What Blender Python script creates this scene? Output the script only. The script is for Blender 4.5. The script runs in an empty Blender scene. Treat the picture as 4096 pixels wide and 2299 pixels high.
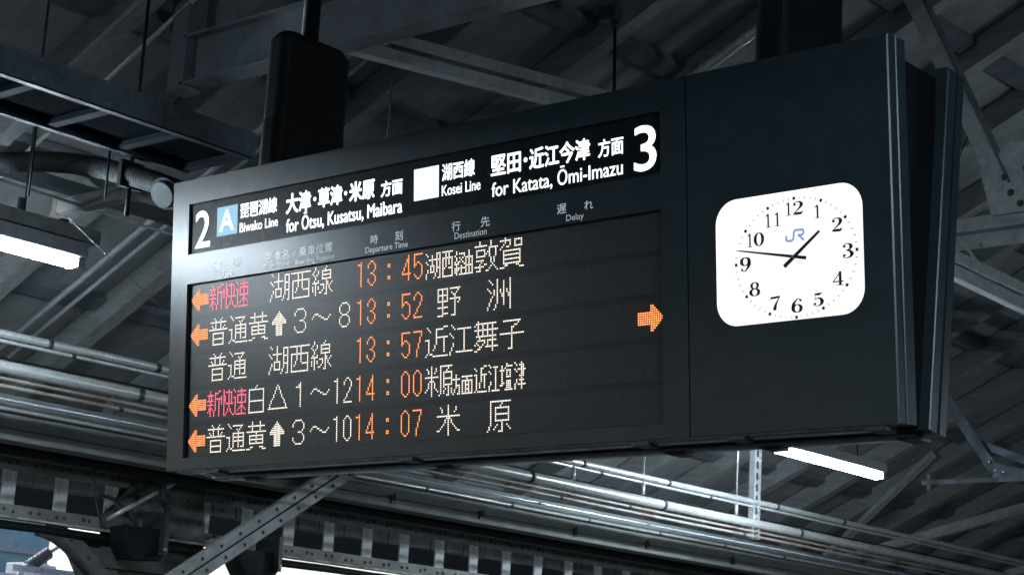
import bpy, bmesh, math, random
from mathutils import Matrix, Vector
R = math.radians
random.seed(7)
S = bpy.context.scene
COL = S.collection

# ------------------------------------------------------------------ camera
ZB = 2.9                      # height of the board's centre above the platform
cam_d = bpy.data.cameras.new('camera')
cam = bpy.data.objects.new('camera', cam_d)
COL.objects.link(cam)
S.camera = cam
fw = Vector((-0.64191903, 0.73378688, 0.22247872))
rt = Vector((0.75989038, 0.64757789, 0.0566523))
upv = rt.cross(fw)
m = Matrix((rt, upv, -fw)).transposed().to_4x4()
m.translation = Vector((3.55836, -4.00941, -1.24173 + ZB))
cam.matrix_world = m
cam_d.sensor_width = 36.0
cam_d.lens = 36.0 * 7776.35 / 4096.0
cam_d.clip_start = 0.05
cam_d.clip_end = 2000
cam_d.dof.use_dof = True
cam_d.dof.focus_distance = 5.6
cam_d.dof.aperture_fstop = 13.0

# ------------------------------------------------------------------ sky, sun, exposure
w = bpy.data.worlds.new('World')
S.world = w
w.use_nodes = True
nt = w.node_tree
bg = nt.nodes['Background']
sky = nt.nodes.new('ShaderNodeTexSky')
sky.sky_type = 'NISHITA'
sky.sun_disc = False
sky.sun_elevation = R(40)
sky.sun_rotation = R(-75)
nt.links.new(sky.outputs[0], bg.inputs[0])
bg.inputs[1].default_value = 0.15
sun_d = bpy.data.lights.new('sun', 'SUN')
sun_d.energy = 4.0
sun_d.angle = R(12)
sun_d.color = (1.0, 0.985, 0.95)
sun = bpy.data.objects.new('sun', sun_d)
COL.objects.link(sun)
sun.rotation_euler = (R(50), 0, R(-75))
S.view_settings.view_transform = 'Standard'
S.view_settings.look = 'None'
S.view_settings.exposure = 0.0
S.view_settings.gamma = 1.0

LAMP = 380.0                   # radiance of the fluorescent diffusers

# ------------------------------------------------------------------ materials
MATS = {}
def nodes_of(name):
    mt = bpy.data.materials.new(name)
    mt.use_nodes = True
    n = mt.node_tree.nodes
    return mt, n, mt.node_tree.links, n['Principled BSDF']

def mat(name, col, rough=0.5, metal=0.0, spec=0.5, stain=None, amount=0.5, scale=6.0, streak=(1, 1, 1), bump=0.0, rvar=0.15):
    """painted / metal / wood surface with noise-driven stains, roughness variation and grain"""
    if name in MATS: return MATS[name]
    mt, n, l, p = nodes_of(name)
    tc = n.new('ShaderNodeTexCoord'); mp = n.new('ShaderNodeMapping')
    l.new(tc.outputs['Object'], mp.inputs[0]); mp.inputs['Scale'].default_value = streak
    nz = n.new('ShaderNodeTexNoise'); nz.inputs['Scale'].default_value = scale; nz.inputs['Detail'].default_value = 8; nz.inputs['Roughness'].default_value = 0.65
    l.new(mp.outputs[0], nz.inputs['Vector'])
    n2 = n.new('ShaderNodeTexNoise'); n2.inputs['Scale'].default_value = scale * 5.3; n2.inputs['Detail'].default_value = 4
    l.new(mp.outputs[0], n2.inputs['Vector'])
    rp = n.new('ShaderNodeValToRGB'); rp.color_ramp.elements[0].position = 0.42; rp.color_ramp.elements[1].position = 0.68
    l.new(nz.outputs[0], rp.inputs[0])
    mx = n.new('ShaderNodeMix'); mx.data_type = 'RGBA'
    mu = n.new('ShaderNodeMath'); mu.operation = 'MULTIPLY'; mu.inputs[1].default_value = amount if stain else 0.0
    l.new(rp.outputs[0], mu.inputs[0]); l.new(mu.outputs[0], mx.inputs[0])
    mx.inputs[6].default_value = (*col, 1); mx.inputs[7].default_value = (*(stain or col), 1)
    m2 = n.new('ShaderNodeMix'); m2.data_type = 'RGBA'; m2.blend_type = 'MULTIPLY'; m2.inputs[0].default_value = 0.35
    g = n.new('ShaderNodeMapRange'); g.inputs[1].default_value = 0.3; g.inputs[2].default_value = 0.7; g.inputs[3].default_value = 0.5; g.inputs[4].default_value = 1.3
    l.new(n2.outputs[0], g.inputs[0]); l.new(mx.outputs[2], m2.inputs[6]); l.new(g.outputs[0], m2.inputs[7])
    l.new(m2.outputs[2], p.inputs['Base Color'])
    rr = n.new('ShaderNodeMapRange'); rr.inputs[1].default_value = 0.3; rr.inputs[2].default_value = 0.7
    rr.inputs[3].default_value = max(0.05, rough - rvar); rr.inputs[4].default_value = min(1, rough + rvar)
    l.new(nz.outputs[0], rr.inputs[0]); l.new(rr.outputs[0], p.inputs['Roughness'])
    p.inputs['Metallic'].default_value = metal
    p.inputs['Specular IOR Level'].default_value = spec
    if bump:
        b = n.new('ShaderNodeBump'); b.inputs['Strength'].default_value = bump; b.inputs['Distance'].default_value = 0.004
        l.new(n2.outputs[0], b.inputs['Height']); l.new(b.outputs[0], p.inputs['Normal'])
    MATS[name] = mt
    return mt

def emit(name, col, strength, base=(0.02, 0.02, 0.02)):
    if name in MATS: return MATS[name]
    mt, n, l, p = nodes_of(name)
    p.inputs['Base Color'].default_value = (*base, 1)
    p.inputs['Emission Color'].default_value = (*col, 1)
    p.inputs['Emission Strength'].default_value = strength
    p.inputs['Roughness'].default_value = 0.4
    MATS[name] = mt
    return mt

CASE = mat('navy_black_coating', (0.015, 0.027, 0.035), 0.225, 0, 0.5, (0.018, 0.030, 0.038), 0.5, 3.0, rvar=0.006)
CASE_EDGE = mat('edge_highlight_coating', (0.02, 0.028, 0.035), 0.38, 0.0, 0.35, rvar=0.02)  # chamfer strips coloured slightly lighter to draw the casing's bright edge lines
HEAD = mat('black_acrylic', (0.006, 0.010, 0.013), 0.27, 0, 0.10, rvar=0.01)
GAP = mat('matt_black', (0.010, 0.013, 0.016), 0.29, 0, 0.4, rvar=0.01)
PRINT = emit('glowing_heading_print', (0.86, 0.93, 1.0), 0.22, (0.7, 0.74, 0.78))  # faint glow added to keep the printed headings readable
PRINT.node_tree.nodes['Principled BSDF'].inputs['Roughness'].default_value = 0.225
ALU = mat('dull_aluminium', (0.28, 0.31, 0.33), 0.38, 0.8, 0.5, (0.12, 0.13, 0.14), 0.6, 9)
GALV = mat('galvanised_steel', (0.60, 0.63, 0.64), 0.33, 0.5, 0.5, (0.28, 0.27, 0.25), 0.5, 7, (1, 0.35, 1), 0.2)
PIPE = mat('painted_pipe', (0.42, 0.44, 0.44), 0.3, 0.25, 0.5, (0.22, 0.20, 0.18), 0.55, 9, (1, 0.25, 1), 0.25)
RUSTY = mat('rust_spotted_pipe', (0.30, 0.30, 0.28), 0.5, 0.2, 0.4, (0.16, 0.075, 0.04), 0.85, 14, (1, 0.3, 1), 0.3)
GIRD = mat('old_grey_paint', (0.165, 0.18, 0.175), 0.6, 0, 0.4, (0.10, 0.085, 0.07), 0.7, 7, (1, 0.6, 1), 0.4)
COLM = mat('dark_column_paint', (0.095, 0.105, 0.10), 0.7, 0, 0.3, (0.05, 0.045, 0.04), 0.7, 6, (1, 0.6, 1), 0.4)  # darker variant of the girder's grey paint
RIVET = mat('dark_rivet_steel', (0.05, 0.05, 0.048), 0.6, 0.2, 0.4)
TIMB = mat('painted_timber', (0.25, 0.265, 0.265), 0.78, 0, 0.2, (0.14, 0.14, 0.135), 0.65, 4, (0.5, 2, 2), 0.3)
DECK = mat('painted_boards', (0.24, 0.255, 0.26), 0.8, 0, 0.2, (0.15, 0.155, 0.15), 0.6, 1.6, (0.6, 1.6, 1), 0.15)
PURL = mat('blue_grey_steel', (0.11, 0.13, 0.15), 0.5, 0.1, 0.5, (0.05, 0.05, 0.05), 0.6, 6)
TRAY = mat('tray_steel', (0.09, 0.115, 0.145), 0.5, 0.2, 0.4, (0.03, 0.035, 0.04), 0.6, 8)
POST = mat('black_post_coating', (0.0025, 0.004, 0.005), 0.6, 0, 0.12)
CABLE = mat('black_cable', (0.006, 0.007, 0.008), 0.7, 0, 0.2)
FLEX = mat('grey_conduit', (0.045, 0.054, 0.056), 0.6, 0.1, 0.2)
GUTT = mat('matt_gutter_paint', (0.20, 0.215, 0.205), 0.9, 0, 0.08, (0.15, 0.15, 0.14), 0.5, 5, (1, 0.3, 1))
HOUSE = mat('lamp_housing_white', (0.34, 0.36, 0.39), 0.55, 0, 0.3, (0.24, 0.24, 0.24), 0.4, 10)
DARKST = mat('dark_bracket_steel', (0.035, 0.042, 0.047), 0.5, 0.3, 0.5)
FLOOR = mat('asphalt_platform', (0.045, 0.050, 0.056), 0.9, 0, 0.3, (0.035, 0.035, 0.035), 0.6, 3)
BALL = mat('ballast', (0.13, 0.14, 0.15), 0.95, 0, 0.2, (0.07, 0.07, 0.07), 0.8, 8)
WHITE_M = mat('train_roof_white', (0.72, 0.74, 0.78), 0.5, 0, 0.5, (0.35, 0.36, 0.4), 0.5, 8)
TRAINB = mat('train_grey', (0.30, 0.32, 0.34), 0.5, 0.2, 0.5)
INSU = mat('brown_grey_porcelain', (0.16, 0.15, 0.16), 0.3, 0, 0.6)
TEAL = mat('teal_facade', (0.36, 0.55, 0.60), 0.8, 0, 0.3, (0.55, 0.68, 0.70), 0.8, 1.2, (1, 1, 1))
CONC = mat('pale_concrete', (0.55, 0.57, 0.58), 0.85, 0, 0.3)
STR = mat('grey_strut_paint', (0.34, 0.37, 0.38), 0.6, 0, 0.4, (0.15, 0.14, 0.13), 0.5, 5)
DIAL = emit('backlit_dial', (0.985, 1.0, 1.0), 0.95, (0.3, 0.3, 0.3))
INK = mat('black_ink', (0.008, 0.01, 0.012), 0.5, 0, 0.3)
LOGO = mat('blue_logo_ink', (0.06, 0.18, 0.52), 0.5, 0, 0.3)
LOGO_E = emit('blue_logo_lit', (0.24, 0.36, 0.66), 0.9)
TXT = emit('backlit_letters', (0.95, 0.985, 1.0), 1.6)
SYM_B = emit('backlit_light_blue', (0.30, 0.62, 0.88), 0.85)
SYM_W = emit('backlit_pale_square', (0.88, 0.97, 1.0), 1.15)
TUBE = emit('fluorescent_diffuser', (0.76, 0.90, 1.0), LAMP, (0.6, 0.6, 0.6))
LED_W = emit('led_white_core', (1.0, 0.94, 0.84), 2.6)
LED_WH = emit('led_white_rim', (1.0, 0.80, 0.60), 0.55)
LED_O = emit('led_orange_core', (1.0, 0.46, 0.15), 2.3)
LED_OH = emit('led_orange_rim', (1.0, 0.15, 0.015), 1.15)
LED_R = emit('led_red_core', (1.0, 0.24, 0.36), 2.4)
LED_RH = emit('led_red_rim', (1.0, 0.025, 0.09), 1.0)

def led_field():
    """dark module face with the grid of unlit LED lenses"""
    mt, n, l, p = nodes_of('led_module_face')
    tc = n.new('ShaderNodeTexCoord')
    vm = n.new('ShaderNodeVectorMath'); vm.operation = 'SCALE'; vm.inputs['Scale'].default_value = 1 / 0.006
    l.new(tc.outputs['Object'], vm.inputs[0])
    fr = n.new('ShaderNodeVectorMath'); fr.operation = 'FRACTION'
    l.new(vm.outputs[0], fr.inputs[0])
    sb = n.new('ShaderNodeVectorMath'); sb.operation = 'SUBTRACT'; sb.inputs[1].default_value = (0.5, 0.5, 0)
    l.new(fr.outputs[0], sb.inputs[0])
    sx = n.new('ShaderNodeSeparateXYZ'); l.new(sb.outputs[0], sx.inputs[0])
    cx = n.new('ShaderNodeCombineXYZ'); l.new(sx.outputs[0], cx.inputs[0]); l.new(sx.outputs[1], cx.inputs[1])
    ln = n.new('ShaderNodeVectorMath'); ln.operation = 'LENGTH'; l.new(cx.outputs[0], ln.inputs[0])
    mr = n.new('ShaderNodeMapRange'); mr.inputs[1].default_value = 0.2; mr.inputs[2].default_value = 0.42; mr.inputs[3].default_value = 1; mr.inputs[4].default_value = 0
    l.new(ln.outputs['Value'], mr.inputs[0])
    fl = n.new('ShaderNodeVectorMath'); fl.operation = 'FLOOR'; l.new(vm.outputs[0], fl.inputs[0])
    wn = n.new('ShaderNodeTexWhiteNoise'); wn.noise_dimensions = '3D'; l.new(fl.outputs[0], wn.inputs['Vector'])
    mm = n.new('ShaderNodeMath'); mm.operation = 'MULTIPLY'; l.new(mr.outputs[0], mm.inputs[0]); l.new(wn.outputs['Value'], mm.inputs[1])
    mx = n.new('ShaderNodeMix'); mx.data_type = 'RGBA'
    mx.inputs[6].default_value = (0.014, 0.017, 0.019, 1); mx.inputs[7].default_value = (0.05, 0.057, 0.06, 1)
    l.new(mm.outputs[0], mx.inputs[0]); l.new(mx.outputs[2], p.inputs['Base Color'])
    p.inputs['Roughness'].default_value = 0.29
    p.inputs['Specular IOR Level'].default_value = 0.4
    return mt
LEDF = led_field()

# ------------------------------------------------------------------ mesh builder
class MB:
    def __init__(s):
        s.bm = bmesh.new()
    def verts(s, vs, fs, mi=0):
        b = [s.bm.verts.new(v) for v in vs]
        for f in fs:
            try:
                q = s.bm.faces.new([b[i] for i in f]); q.material_index = mi
            except ValueError:
                pass
        return s
    def box(s, x0, x1, y0, y1, z0, z1, mi=0):
        vs = [(x, y, z) for x in (x0, x1) for y in (y0, y1) for z in (z0, z1)]
        return s.verts(vs, [(0, 1, 3, 2), (4, 6, 7, 5), (0, 4, 5, 1), (2, 3, 7, 6), (0, 2, 6, 4), (1, 5, 7, 3)], mi)
    def bar(s, a, b, wd, th, upd=(0, 0, 1), mi=0):
        """rectangular bar from a to b: wd across, th along upd"""
        a, b = Vector(a), Vector(b); d = (b - a).normalized(); u = Vector(upd)
        sd = d.cross(u).normalized(); u = sd.cross(d).normalized()
        vs = []
        for p in (a, b):
            for i, j in ((-1, -1), (1, -1), (1, 1), (-1, 1)):
                vs.append(p + sd * i * wd / 2 + u * j * th / 2)
        return s.verts(vs, [(3, 2, 1, 0), (4, 5, 6, 7), (0, 1, 5, 4), (1, 2, 6, 5), (2, 3, 7, 6), (3, 0, 4, 7)], mi)
    def tube(s, pts, rad, seg=12, mi=0, caps=True):
        pts = [Vector(p) for p in pts]; n = len(pts)
        rads = rad if isinstance(rad, (list, tuple)) else [rad] * n
        prev = None; rings = []
        for i, p in enumerate(pts):
            d = (pts[min(i + 1, n - 1)] - pts[max(i - 1, 0)]).normalized()
            u = prev if prev is not None else (Vector((0, 0, 1)) if abs(d.z) < 0.9 else Vector((1, 0, 0)))
            sd = d.cross(u).normalized(); u = sd.cross(d).normalized(); prev = u
            rings.append([s.bm.verts.new(p + (sd * math.cos(t) + u * math.sin(t)) * rads[i]) for t in [2 * math.pi * k / seg for k in range(seg)]])
        for a, b in zip(rings, rings[1:]):
            for k in range(seg):
                f = s.bm.faces.new((a[k], a[(k + 1) % seg], b[(k + 1) % seg], b[k])); f.smooth = True; f.material_index = mi
        if caps:
            s.bm.faces.new(rings[0][::-1]).material_index = mi; s.bm.faces.new(rings[-1]).material_index = mi
        return s
    def prism(s, loop, axis, a, b, mi=0):
        """extrude a 2-D loop along axis 'x','y','z' from a to b"""
        n = len(loop)
        def P(q, t):
            return (t, q[0], q[1]) if axis == 'x' else ((q[0], t, q[1]) if axis == 'y' else (q[0], q[1], t))
        vs = [P(q, a) for q in loop] + [P(q, b) for q in loop]
        fs = [tuple(range(n))[::-1], tuple(range(n, 2 * n))] + [(i, (i + 1) % n, n + (i + 1) % n, n + i) for i in range(n)]
        return s.verts(vs, fs, mi)
    def dome(s, c, r, d, mi=0, seg=8):
        """rivet head: half ball of radius r pointing along d"""
        c = Vector(c); d = Vector(d).normalized(); u = d.orthogonal().normalized(); v = d.cross(u)
        rings = []
        for k in (0, 1, 2):
            a = k * math.pi / 6
            rings.append([s.bm.verts.new(c + (u * math.cos(t) + v * math.sin(t)) * r * math.cos(a) + d * r * 0.7 * math.sin(a)) for t in [2 * math.pi * q / seg for q in range(seg)]])
        for a, b in zip(rings, rings[1:]):
            for k in range(seg):
                f = s.bm.faces.new((a[k], a[(k + 1) % seg], b[(k + 1) % seg], b[k])); f.smooth = True; f.material_index = mi
        s.bm.faces.new(rings[-1]).material_index = mi
        return s
    def build(s, name, mats, parent=None, dz=ZB, M=None, bevel=0.0):
        if not isinstance(mats, (list, tuple)): mats = [mats]
        if M is not None: s.bm.transform(M)
        elif dz: s.bm.transform(Matrix.Translation((0, 0, dz)))
        bmesh.ops.recalc_face_normals(s.bm, faces=s.bm.faces[:])
        if bevel:
            ed = [e for e in s.bm.edges if len(e.link_faces) == 2 and e.calc_face_angle(0) > 0.5]
            bmesh.ops.bevel(s.bm, geom=ed, offset=bevel, segments=2, affect='EDGES', profile=0.5)
        vs = [v.co for v in s.bm.verts]
        o0 = Vector([sum((min(v[i] for v in vs), max(v[i] for v in vs))) / 2 for i in (0, 1)] + [min(v[2] for v in vs)])
        s.bm.transform(Matrix.Translation(-o0))
        me = bpy.data.meshes.new(name); s.bm.to_mesh(me); s.bm.free()
        for q in mats: me.materials.append(q)
        o = bpy.data.objects.new(name, me); COL.objects.link(o); o.location = o0
        if parent is not None: adopt(o, parent)
        return o

def world_loc(o):
    l = Vector(o.location)
    while o.parent:
        o = o.parent; l += o.location
    return l
def adopt(o, parent):
    o.location = Vector(o.location) - world_loc(parent); o.parent = parent
def thing(name, label, cat, loc, group=None):
    o = bpy.data.objects.new(name, None); COL.objects.link(o)
    o.location = (loc[0], loc[1], loc[2] + ZB); o.empty_display_size = 0.1
    return tag(o, label, cat, group)
def tag(o, label, cat, group=None):
    o['label'] = label; o['category'] = cat
    if group: o['group'] = group
    return o
def struct(o, kind='structure'):
    o['kind'] = kind; return o

# ------------------------------------------------------------------ board frame: u,v in LED pitches, h outwards
PITCH = 0.006
TAU = R(5.0)
BM = Matrix.Translation((0, 0, ZB)) @ Matrix.Rotation(R(90) + TAU, 4, 'X')
def U(u, v, h=0.0): return Vector(((u - 224.5) * PITCH, (20 - v) * PITCH, h * PITCH))
UVM = BM @ Matrix(((PITCH, 0, 0, -224.5 * PITCH), (0, -PITCH, 0, 20 * PITCH), (0, 0, PITCH, 0), (0, 0, 0, 1)))

def rect(u0, u1, v0, v1): return [(u0, v0), (u1, v0), (u1, v1), (u0, v1)]
def rrect(u0, u1, v0, v1, r, n=8):
    out = []
    for cx, cy, a0 in ((u1 - r, v0 + r, -90), (u1 - r, v1 - r, 0), (u0 + r, v1 - r, 90), (u0 + r, v0 + r, 180)):
        for k in range(n + 1):
            a = R(a0 + 90 * k / n); out.append((cx + r * math.cos(a), cy + r * math.sin(a)))
    return out

def plate(mb, outer, holes, h, depth, hole_depths, mi=0, hole_mi=None):
    """flat face with holes at height h, walls back to -depth and into each hole"""
    bm = mb.bm; es = []; loops = []
    for lp in [outer] + holes:
        vs = [bm.verts.new((p[0], p[1], h)) for p in lp]; loops.append(vs)
        es += [bm.edges.new((vs[i], vs[(i + 1) % len(vs)])) for i in range(len(vs))]
    r = bmesh.ops.triangle_fill(bm, edges=es, use_beauty=True)
    for f in r['geom']:
        if isinstance(f, bmesh.types.BMFace): f.material_index = mi
    for lp, d in zip(loops, [depth] + hole_depths):
        bk = [bm.verts.new((v.co.x, v.co.y, h - d)) for v in lp]
        for i in range(len(lp)):
            j = (i + 1) % len(lp)
            bm.faces.new((lp[i], lp[j], bk[j], bk[i])).material_index = mi if lp is loops[0] or hole_mi is None else hole_mi

def text_mesh(s):
    cu = bpy.data.curves.new('t', 'FONT'); cu.body = s; cu.resolution_u = 4
    o = bpy.data.objects.new('t', cu); COL.objects.link(o)
    dg = bpy.context.evaluated_depsgraph_get()
    me = bpy.data.meshes.new_from_object(o.evaluated_get(dg))
    bpy.data.objects.remove(o); bpy.data.curves.remove(cu)
    return me
def put_text(mb, s, u0, u1, vt, vb, h, bold=0.0, ref=None, mi=0):
    """text s fitted so that its ink spans u0..u1; vt..vb is the ink height, or the height of ref's ink;
    bold strokes: the letter shape stacked eight times, each moved a hair (bold * letter height)"""
    me = text_mesh(s)
    b = bold * (vb - vt); u0 += b; u1 -= b; vt += b; vb -= b
    xs = [v.co.x for v in me.vertices]; ys = [v.co.y for v in me.vertices]
    if ref:
        mr = text_mesh(ref); yr = [v.co.y for v in mr.vertices]; y0, y1 = min(yr), max(yr)
    else:
        y0, y1 = min(ys), max(ys)
    x0, x1 = min(xs), max(xs)
    for k in range(8 if b else 1):
        ox, oy = (b * math.cos(k * math.pi / 4), b * math.sin(k * math.pi / 4)) if b else (0, 0)
        vs = [mb.bm.verts.new((u0 + ox + (v.co.x - x0) / (x1 - x0) * (u1 - u0), vb + oy - (v.co.y - y0) / (y1 - y0) * (vb - vt), h + 0.01 * k)) for v in me.vertices]
        for p in me.polygons:
            try:
                mb.bm.faces.new([vs[i] for i in p.vertices]).material_index = mi
            except ValueError: pass
    bpy.data.meshes.remove(me)

# ================================================================== DEPARTURE BOARD
board = thing('departure_board', 'long black hanging departure board with orange and white lit rows and a built-in square clock', 'departure board', (0, 0.156, -0.5))

mb = MB()
plate(mb, rect(-15.1, 333.0, -60.0, 99.5), [rect(-1.7, 319.3, -46.3, -18.1), rect(-1.7, 319.3, -1.7, 93.2)], 0, 5.5, [1.6, 2.2])
mb.box(-15.1, 333.0, -60.0, 99.5, -14.3, -6.1)
mb.box(-14.3, 333.0, -59.2, 98.7, -6.3, -5.3)
casing = mb.build('display_casing', CASE, board, M=UVM)

mb = MB()
plate(mb, rect(333.7, 433.9, -60.0, 99.5), [rrect(348.4, 420.7, -0.8, 53.9, 10.5)], 0, 5.5, [5.6], 0, 2)
mb.verts([(433.9, -60, 0), (434.5, -60, -0.6), (434.5, 99.5, -0.6), (433.9, 99.5, 0)], [(0, 1, 2, 3)], 1)
mb.verts([(434.5, -60, -0.6), (434.5, -60, -5.5), (434.5, 99.5, -5.5), (434.5, 99.5, -0.6)], [(0, 1, 2, 3)])
plate(mb, rect(333.8, 433.6, -59.2, 98.7), [rrect(348.3, 420.8, -0.9, 54.0, 10.5)], -5.4, 0.8, [0.9], 0, 2)
plate(mb, rect(333.7, 434.4, -60.0, 99.5), [rrect(348.3, 420.8, -0.9, 54.0, 10.5)], -6.1, 8.2, [1.0])
mb.box(334, 434, -59.8, 99.3, -14.2, -7.4)
mb.verts([(434.45, -60, -6.05), (434.9, -60, -6.5), (434.9, 99.5, -6.5), (434.45, 99.5, -6.05)], [(0, 1, 2, 3)], 1)
clockcase = mb.build('clock_casing', [CASE, CASE_EDGE, DIAL], board, M=UVM)  # dial glow also put on the opening's walls to whiten them

# header window with its backlit lettering
mb = MB(); mb.box(-1.9, 319.5, -46.5, -17.9, -2.6, -1.5)
header = mb.build('header_panel', HEAD, board, M=UVM)
def header_text(name, items, m=TXT, h=-1.2):
    mb = MB()
    for it in items: put_text(mb, *it[:5], h, *(it[5:]))
    return mb.build(name, m, header, M=UVM)
header_text('platform_number', [('2', 2.6, 15.1, -41.8, -21.1, 0.012)])
header_text('platform_number', [('3', 303.8, 316.4, -41.6, -20.5, 0.012)])
mb = MB(); mb.box(20.5, 36.9, -41.7, -25.8, -1.5, -1.25)
sy = mb.build('line_symbol', SYM_B, header, M=UVM)
header_text('line_symbol_letter', [('A', 22.8, 34.5, -39.7, -27.9, 0.02)], h=-1.0)
mb = MB(); mb.box(167.7, 184.2, -41.65, -25.75, -1.5, -1.25)
mb.build('line_symbol', SYM_W, header, M=UVM)
header_text('line_name', [('琵琶湖線', 39.3, 68.4, -41.7, -33.2, 0.022), ('Biwako Line', 39.1, 69.2, -30.9, -25.7, 0.022, 'B')])
header_text('line_name', [('湖西線', 186.5, 208.1, -41.7, -33.0, 0.022), ('Kosei Line', 186.5, 211.7, -31.0, -25.7, 0.014, 'K')])
header_text('destination_lettering', [('大津', 75.2, 94.2, -41.9, -30.9, 0.034), ('草津', 99.4, 117.4, -41.6, -31.0, 0.034), ('米原', 122.3, 140.5, -41.6, -31.0, 0.034),
    ('・', 95.9, 98.1, -37.5, -35.2, 0.02), ('・', 118.6, 120.8, -37.5, -35.2, 0.02), ('方面', 144.8, 160.0, -38.9, -30.6, 0.03),
    ('for Ōtsu, Kusatsu, Maibara', 75.6, 159.8, -28.3, -21.2, 0.024, 'K')])
header_text('destination_lettering', [('堅田', 218.3, 237.2, -41.0, -30.8, 0.026), ('・', 238.9, 241.2, -37.2, -34.8, 0.02), ('近江今津', 242.3, 278.8, -41.0, -30.6, 0.026),
    ('方面', 283.4, 298.0, -38.8, -30.3, 0.022), ('for Katata, Ōmi-Imazu', 218.9, 297.5, -27.7, -20.9, 0.012, 'K')])

# printed column headings on the casing
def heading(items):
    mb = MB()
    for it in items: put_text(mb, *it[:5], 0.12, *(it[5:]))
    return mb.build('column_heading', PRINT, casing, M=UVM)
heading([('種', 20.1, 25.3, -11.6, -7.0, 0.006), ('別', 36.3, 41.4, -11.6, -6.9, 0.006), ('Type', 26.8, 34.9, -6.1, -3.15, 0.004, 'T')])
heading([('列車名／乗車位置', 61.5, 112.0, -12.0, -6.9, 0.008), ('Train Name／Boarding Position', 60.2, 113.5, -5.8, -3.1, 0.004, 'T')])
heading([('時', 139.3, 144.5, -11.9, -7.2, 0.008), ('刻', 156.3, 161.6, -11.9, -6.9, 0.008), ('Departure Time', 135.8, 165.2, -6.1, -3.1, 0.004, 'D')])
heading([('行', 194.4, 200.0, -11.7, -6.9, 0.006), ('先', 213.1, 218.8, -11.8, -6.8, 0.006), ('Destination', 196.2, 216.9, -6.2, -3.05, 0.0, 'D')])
heading([('遅', 260.1, 265.6, -11.6, -7.0, 0.006), ('れ', 276.2, 281.4, -11.2, -7.0, 0.004), ('Delay', 265.6, 275.9, -6.0, -3.15, 0.0, 'D')])

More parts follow.
